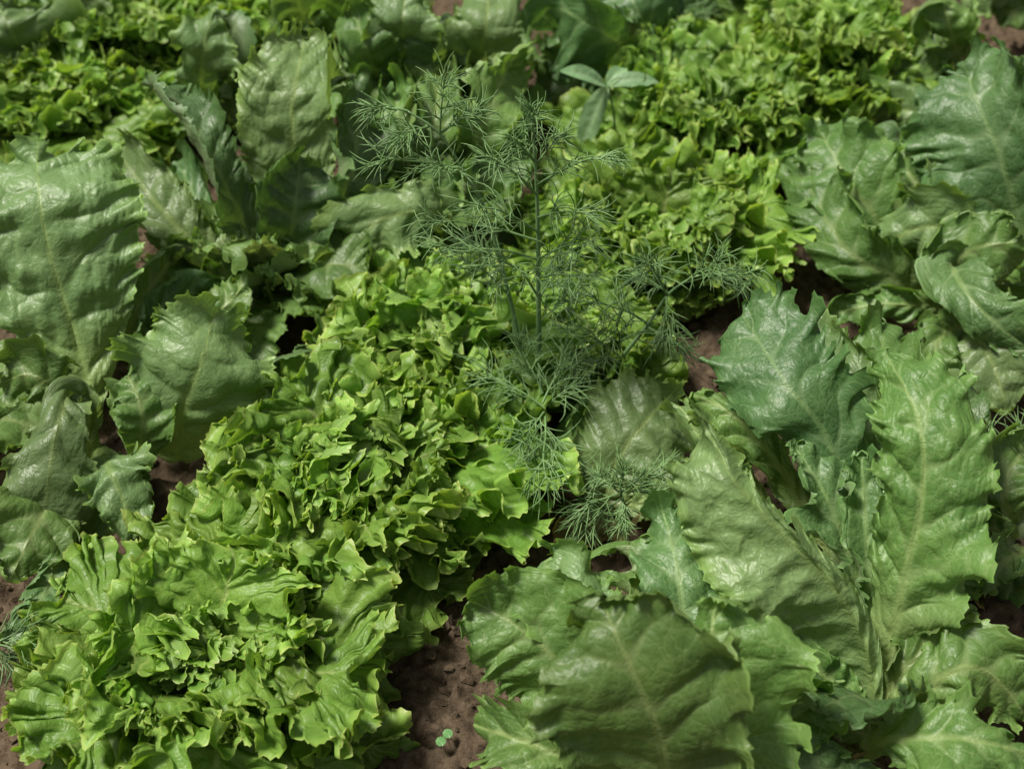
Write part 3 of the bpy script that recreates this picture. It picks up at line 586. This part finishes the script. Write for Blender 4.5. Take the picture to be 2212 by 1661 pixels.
# ---- frilly heads
def frill_head(label, u, v, counts, size, seed, heroes=(), style='frilly', skip=()):
    h = head('frilly_lettuce', label, u, v, GF)
    for (pts, wl, wr, kw) in heroes: H(h, pts, wl, wr, 'frilly', M_FRILL, **kw)
    fill(h, style, counts, size, seed, skip)
    return h
frill_head('frilly yellow green lettuce filling the bottom left corner, lowest leaves spread on soil', 450, 1500, (10, 14, 10), 0.88, 31, heroes=[
    ([(400, 1560, 2, 0), (300, 1560, 5, 0), (180, 1580, 6, 0), (40, 1600, 3, 0)], 110, 110, dict(cup=-0.2)),
    ([(450, 1560, 2, 0), (470, 1580, 5, 0), (470, 1620, 6, 0), (460, 1720, 4, 0)], 130, 150, dict(cup=-0.2)),
    ([(560, 1500, 2, 0), (640, 1500, 5, 0), (700, 1540, 4, 0), (760, 1580, 2, 0)], 90, 80, dict(cup=-0.2)),
    ([(600, 1560, 1, 0), (700, 1600, 3, 0), (780, 1610, 3, 0), (870, 1620, 1, 0)], 60, 60, dict(cup=-0.2)),
    ([(560, 1380, 2, 0), (680, 1380, 5, 0), (790, 1390, 6, 0), (890, 1420, 3, 0)], 80, 90, dict(cup=-0.1)),
])
frill_head('frilly lettuce between the bottom left corner head and the one beside the dill', 790, 1110, (10, 16, 11), 0.98, 32)
frill_head('frilly yellow green lettuce directly left of the dill stems', 960, 830, (10, 15, 9), 0.92, 33)
frill_head('small frilly lettuce squeezed between the central dill stem and the right leaning one', 1250, 800, (5, 7, 5), 0.68, 41, style='curly')
frill_head('frilly yellow green lettuce directly right of the dill', 1400, 600, (9, 15, 10), 0.9, 34)
frill_head('frilly yellow green lettuce behind the dill on the right, below the four leaved weed', 1520, 330, (7, 14, 12), 1.0, 35, style='curly')
frill_head('finely curled frilly lettuce at top right of centre beside dark soil', 1740, 180, (8, 14, 12), 1.0, 36, style='curly')
frill_head('frilly lettuce touching the top edge right of centre', 1640, 30, (6, 12, 10), 0.95, 37, style='curly')
frill_head('frilly lettuce at the upper left edge, in front of the grey green one', 120, 300, (8, 14, 12), 1.0, 38, style='curly')
frill_head('frilly lettuce at upper left, between the edge head and the tall narrow leaf', 330, 170, (8, 14, 12), 1.0, 39, style='curly')
frill_head('frilly lettuce at the top edge behind the tall narrow leaf', 560, 70, (6, 12, 10), 0.9, 40, style='curly')

# ------------------------------------------------------------------ dill
def tubes_mesh(name, polys, mat, sides=4):
    V = []; F = []; o = 0
    for P, R in polys:
        P = np.array(P); n = len(P); T = unit(np.gradient(P, axis=0))
        up = np.array([0.3, 0.2, 0.93]); X = unit(np.cross(T, up)); Y = np.cross(X, T); R = np.asarray(R)[:, None]
        for k in range(sides):
            a = k/sides*math.tau; V.append(P+(X*math.cos(a)+Y*math.sin(a))*R)
        idx = lambda k, i: o+(k % sides)*n+i
        for k in range(sides):
            for i in range(n-1): F.append((idx(k, i), idx(k+1, i), idx(k+1, i+1), idx(k, i+1)))
        F.append(tuple(idx(k, n-1) for k in range(sides))); o += sides*n
    me = bpy.data.meshes.new(name); me.from_pydata(np.vstack(V).tolist(), [], F); me.materials.append(mat)
    for p in me.polygons: p.use_smooth = True
    return me
def curve(p, d, L, bend, n, droop):
    pts = [p]; d = unit(np.array(d, float)); q = np.array(p, float)
    for i in range(n):
        d = unit(d+bend/n+np.array([0, 0, -droop/n])); q = q+d*L/n; pts.append(q.copy())
    return np.array(pts), d
def frond(p0, p1, seed, dens=1.0, fl=1.0):
    """a feathery dill leaf from p0 towards p1"""
    r = np.random.RandomState(seed); polys = []
    p0 = np.array(p0); p1 = p0+(np.array(p1)-p0)*0.86; L = np.linalg.norm(p1-p0); d0 = unit(p1-p0)
    q = spline([p0, p0+(p1-p0)*0.35+np.array([0, 0, 0.05*L]), p0+(p1-p0)*0.7+np.array([0, 0, 0.05*L])+r.randn(3)*0.02*L, p1], 8)
    n = len(q); t = np.linspace(0, 1, n); polys.append((q, 0.0014-0.0008*t))
    nodes = max(3, int(L/0.031*dens))
    for k in range(nodes+1):
        f = 0.28+0.72*k/nodes; i = min(int(f*(n-1)), n-2); pos = q[i]; T = unit(q[i+1]-q[i])
        side = unit(np.cross(T, np.array([0, 0, 1.0])+r.randn(3)*0.3)); nrm = np.cross(side, T)
        for sg in ((-1, 1) if k < nodes else (-1, 0, 1)):
            pl = L*0.55*(1-0.55*abs(f-0.45))*r.uniform(0.7, 1.15)*(0.75 if k == nodes else 1)
            dr = unit(T*0.8+side*sg*r.uniform(0.6, 1.0)+nrm*r.uniform(-0.3, 0.55))
            pc, de = curve(pos, dr, pl*0.6, T*0.5+r.randn(3)*0.25, 5, 0.25)
            polys.append((pc, np.linspace(0.0009, 0.0006, len(pc))))
            m = r.randint(2, 4)
            for j in range(m):
                ff = 0.35+0.65*(j/(m-1)); b = pc[min(int(round(ff*5)), 5)]; dl = unit(pc[-1]-pc[0])
                s2 = unit(np.cross(dl, r.randn(3)))
                for s3 in ((-1, 1) if j < m-1 else (-1, 0, 1)):
                    fd = unit(dl*1.0+s2*s3*r.uniform(0.45, 0.9)+r.randn(3)*0.15)
                    c, _ = curve(b, fd, r.uniform(0.016, 0.032)*fl, dl*0.3+r.randn(3)*0.9, 5, 0.5)
                    polys.append((c, np.array([0.00050, 0.00058, 0.00058, 0.00052, 0.0004, 0.00015])))
    return polys
GD = 'dill plants among the lettuces'
def dill(label, base, stems, fronds, seed0):
    b = np.array(base); h = thing('dill_plant', label, 'dill', tuple(b), GD)
    for sp_, r0, r1 in stems:
        q = spline(sp_, 10); n = len(q); me = tubes_mesh('stem', [(q-b, np.linspace(r0, r1, n))], M_STEM, 8); link('stem', me, h)
    for k, fr in enumerate(fronds):
        p0, p1 = fr[0], fr[1]; ln = fr[2] if len(fr) > 2 else 1.0
        me = tubes_mesh('leaf', [(p-b, r) for p, r in frond(p0, p1, seed0+k, 1.0, ln)], M_DILL); link('leaf', me, h)
    return h
Y0 = at(1165, 905, 0.0)[1]
def a1(u, v, dy=0.0): return at_y(u, v, Y0+dy)
main = [a1(1165, 905), a1(1165, 780), a1(1163, 640), a1(1162, 500), a1(1158, 380), a1(1150, 260)]
dill('tall feathery dill plant with a straight central stem, in the middle of the picture', at(1165, 905, 0.0), [(main, 0.0034, 0.0012)], [
    (a1(1150, 300), a1(1148, 238), 0.8), (a1(1155, 350), a1(1105, 300, -.02)), (a1(1155, 360), a1(1215, 290, .01)), (a1(1158, 400), a1(1330, 330, -.03)),
    (a1(1158, 420), a1(1060, 340, -.04)), (a1(1160, 470), a1(1290, 460, -.05)), (a1(1160, 500), a1(1020, 440, -.05)),
    (a1(1160, 520), a1(900, 470, .0)), (a1(1160, 560), a1(930, 530, -.04)), 
    (a1(1162, 560), a1(1280, 520, -.04)), (a1(1162, 600), a1(1270, 600, -.05)), (a1(1162, 640), a1(1090, 560, -.07)),
    (a1(1162, 650), a1(1220, 560, .05)), (a1(1163, 700), a1(1240, 640, -.02))], 500)
s2 = [a1(1140, 890, .02), a1(1125, 760, .02), a1(1100, 640, .03), a1(1050, 460, .05), a1(1010, 385, .05), a1(950, 290, .05), a1(880, 240, .05)]
dill('dill stem leaning left behind the central dill, its tip bent over the pale lettuce leaf', at(1140, 890, 0.0), [(s2, 0.0028, 0.0009)], [
    (s2[-1], a1(800, 235, .05)), (s2[-2], a1(960, 170, .05)), (a1(950, 290, .05), a1(1035, 240, .05)), (a1(1000, 370, .05), a1(800, 340, .03)),
    (a1(1010, 385, .05), a1(940, 360, .0)), (a1(925, 275, .05), a1(860, 300, .02)), (a1(1100, 640, .03), a1(1010, 560, .0)),
    (a1(1090, 600, .03), a1(1010, 520, .05))], 560)
s3 = [a1(1265, 890, .02), a1(1330, 790, .02), a1(1400, 700, .02), a1(1445, 635, .02), a1(1500, 595, .02)]
dill('bluish dill stem leaning right over the bare soil gap', at(1250, 900, 0.0), [(s3, 0.0030, 0.0010)], [
    (a1(1490, 600, .02), a1(1640, 590, .01)), (a1(1480, 610, .02), a1(1560, 560, .0)), (a1(1440, 640, .02), a1(1400, 560, .0), 1.1), (a1(1440, 640, .0), a1(1440, 740, -.03), 1.2),
    (a1(1400, 700, .02), a1(1270, 640, .0)), (a1(1395, 705, .02), a1(1480, 760, -.01)), (a1(1340, 770, .02), a1(1220, 710, -.03)), (a1(1340, 760, .02), a1(1330, 680, -.02)),
    (a1(1445, 635, .02), a1(1370, 590, .03)), (a1(1500, 595, .02), a1(1620, 620, .03)), (a1(1340, 770, .0), a1(1250, 800, -.04))], 600)
lowb = at(1180, 960, 0.0)
def lz(u, v, z): return at(u, v, z/100)
dill('low dill sprays hanging in front of the frilly lettuce below the central stem', lowb, [([lowb, lz(1178, 920, 5), lz(1170, 850, 9), lz(1165, 800, 11)], 0.0022, 0.0010)], [
    (lz(1175, 880, 10), lz(1040, 800, 12), 1.3), (lz(1172, 870, 10), lz(1230, 760, 12), 1.3), (lz(1172, 850, 10), lz(1120, 740, 13), 1.3), (lz(1175, 890, 10), lz(1130, 960, 10), 1.2),
    (lz(1178, 900, 10), lz(1180, 1060, 10), 1.3), (lz(1178, 880, 9), lz(1240, 830, 11), 1.2), (lz(1178, 930, 9), lz(1240, 1010, 8), 1.2)], 640)
jb = at(1370, 1130, 0.0)
dill('small bushy dill seedling at the foot of the front right lettuces', jb, [([jb, lz(1360, 1110, 3), lz(1345, 1080, 6), lz(1340, 1060, 8)], 0.0024, 0.0012)], [
    (lz(1340, 1065, 8), lz(1235, 1110, 7), 1.0), (lz(1340, 1065, 8), lz(1290, 1030, 9), .8), (lz(1340, 1065, 8), lz(1345, 1010, 11), .8), (lz(1340, 1065, 8), lz(1440, 1000, 9), .8),
    (lz(1340, 1065, 8), lz(1430, 1060, 8), .8), (lz(1345, 1075, 7), lz(1345, 1140, 6), .8), (lz(1345, 1075, 7), lz(1250, 1150, 5), 1.0)], 660)
eb = at(-60, 1420, 0.0)
dill('blurred dill tips poking in at the left edge above the soil', eb, [([eb, lz(-50, 1410, 3), lz(-40, 1395, 6)], 0.002, 0.001)], [
    (lz(-40, 1395, 6), lz(60, 1370, 7), 1.2), (lz(-40, 1400, 6), lz(40, 1440, 4), 1.2)], 680)
tb = at(1480, 90, 0.0)
dill('faint grey dill in the shade at the top edge', tb, [([tb, lz(1470, 60, 7), lz(1450, 20, 14)], 0.002, 0.001)], [
    (lz(1470, 60, 7), lz(1400, 0, 10), 1.2), (lz(1470, 60, 7), lz(1540, 10, 10), 1.2), (lz(1460, 40, 10), lz(1460, -40, 16), 1.2), (lz(1470, 60, 7), lz(1520, 70, 6), 1.2)], 690)
rb = at(2190, 1020, 0.0)
dill('dry greyish dill wisps at the right edge beside the tall lettuce', rb, [([rb, lz(2185, 1000, 3), lz(2180, 970, 7)], 0.002, 0.001)], [
    (lz(2180, 980, 6), lz(2130, 930, 9), 1.2), (lz(2180, 980, 6), lz(2230, 930, 9), 1.2), (lz(2180, 980, 6), lz(2150, 1030, 5), 1.2)], 700)

# ------------------------------------------------------------------ weed and seedling
STYLES['weed'] = dict(a=0.8, b=0.9, pet=0.05, mp=0.95, mq=1.2, ruf=[(0.05, 0.001, 2, 0)], teeth=(0.01, 0.0006), tp=5, tcurl=0.0, crumple=(0.05, 0.0003, 1.0), lobe=0.0, blister=0.0006, curl=0.0, grid=(90, 16), wave=0.001, vgroove=0.3, pleat=0.0, roll=0.0)
M_WEEDL = leaf_material('weed_blade', (0.15, 0.30, 0.13), (0.19, 0.34, 0.16), (0.2, 0.33, 0.15), (0.18, 0.34, 0.14), (0.24, 0.38, 0.2), (0.22, 0.36, 0.18), 6, 0.25, bump=0.2)
wb = at(1330, 330, 0.0); wd = thing('weed', 'small weed sprig with pointed leaves standing above the frilly lettuce', 'weed', tuple(wb))
Yw = at(1330, 330, 0.03)[1]
top_ = at_y(1312, 183, Yw)
me = tubes_mesh('stem', [(spline([wb, at_y(1326, 250, Yw), top_], 8)-wb, np.linspace(0.002, 0.0012, 16 if False else len(spline([wb, at_y(1326, 250, Yw), top_], 8))))], M_STEM, 6); link('stem', me, wd)
def weed_leaf(p1, wpx, seed):
    L = spline([top_, top_*0.55+p1*0.45+np.array([0, 0, .006]), p1], 16); T = unit(np.gradient(L, axis=0))
    Lat = unit(np.cross(T, np.array([0, -0.35, 1.0])))
    P, sh, uvs = leaf_arrays(L, Lat, wpx*0.00055, wpx*0.00055, seed, 'weed', 0.3)
    link('leaf', grid_mesh('leaf', P-wb, sh, uvs, M_WEEDL), wd)
weed_leaf(at_y(1208, 155, Yw-.03), 24, 1); weed_leaf(at_y(1355, 148, Yw+.03), 18, 2); weed_leaf(at_y(1425, 178, Yw), 20, 3); weed_leaf(at_y(1250, 330, Yw-.02), 28, 4)
sb = at(962, 1595, -0.01); sdl = thing('seedling', 'tiny seedling with two round seed leaves on the bare soil', 'seedling', tuple(sb))
def disc(c, r):
    V = [(0, 0, 0.0005)]+[(r*math.cos(i/20*math.tau), r*1.05*math.sin(i/20*math.tau), -0.0004+0.0004*math.sin(3*i)) for i in range(20)]
    me = bpy.data.meshes.new('leaf'); me.from_pydata([(x+c[0], y+c[1], z+c[2]) for x, y, z in V], [], [(0, 1+i, 1+(i+1) % 20) for i in range(20)]); me.materials.append(M_WEED)
    link('leaf', me, sdl)
for (u, v) in ((967, 1583), (952, 1600)): disc(at(u, v, 0.012)-sb, 0.0045)
link('stem', tubes_mesh('stem', [(np.array([[0, 0, 0], [0, 0, 0.008], at(967, 1583, 0.012)-sb]), np.array([.0006]*3)), (np.array([[0, 0, 0], [0, 0, 0.008], at(952, 1600, 0.012)-sb]), np.array([.0006]*3))], M_WEED, 5), sdl)
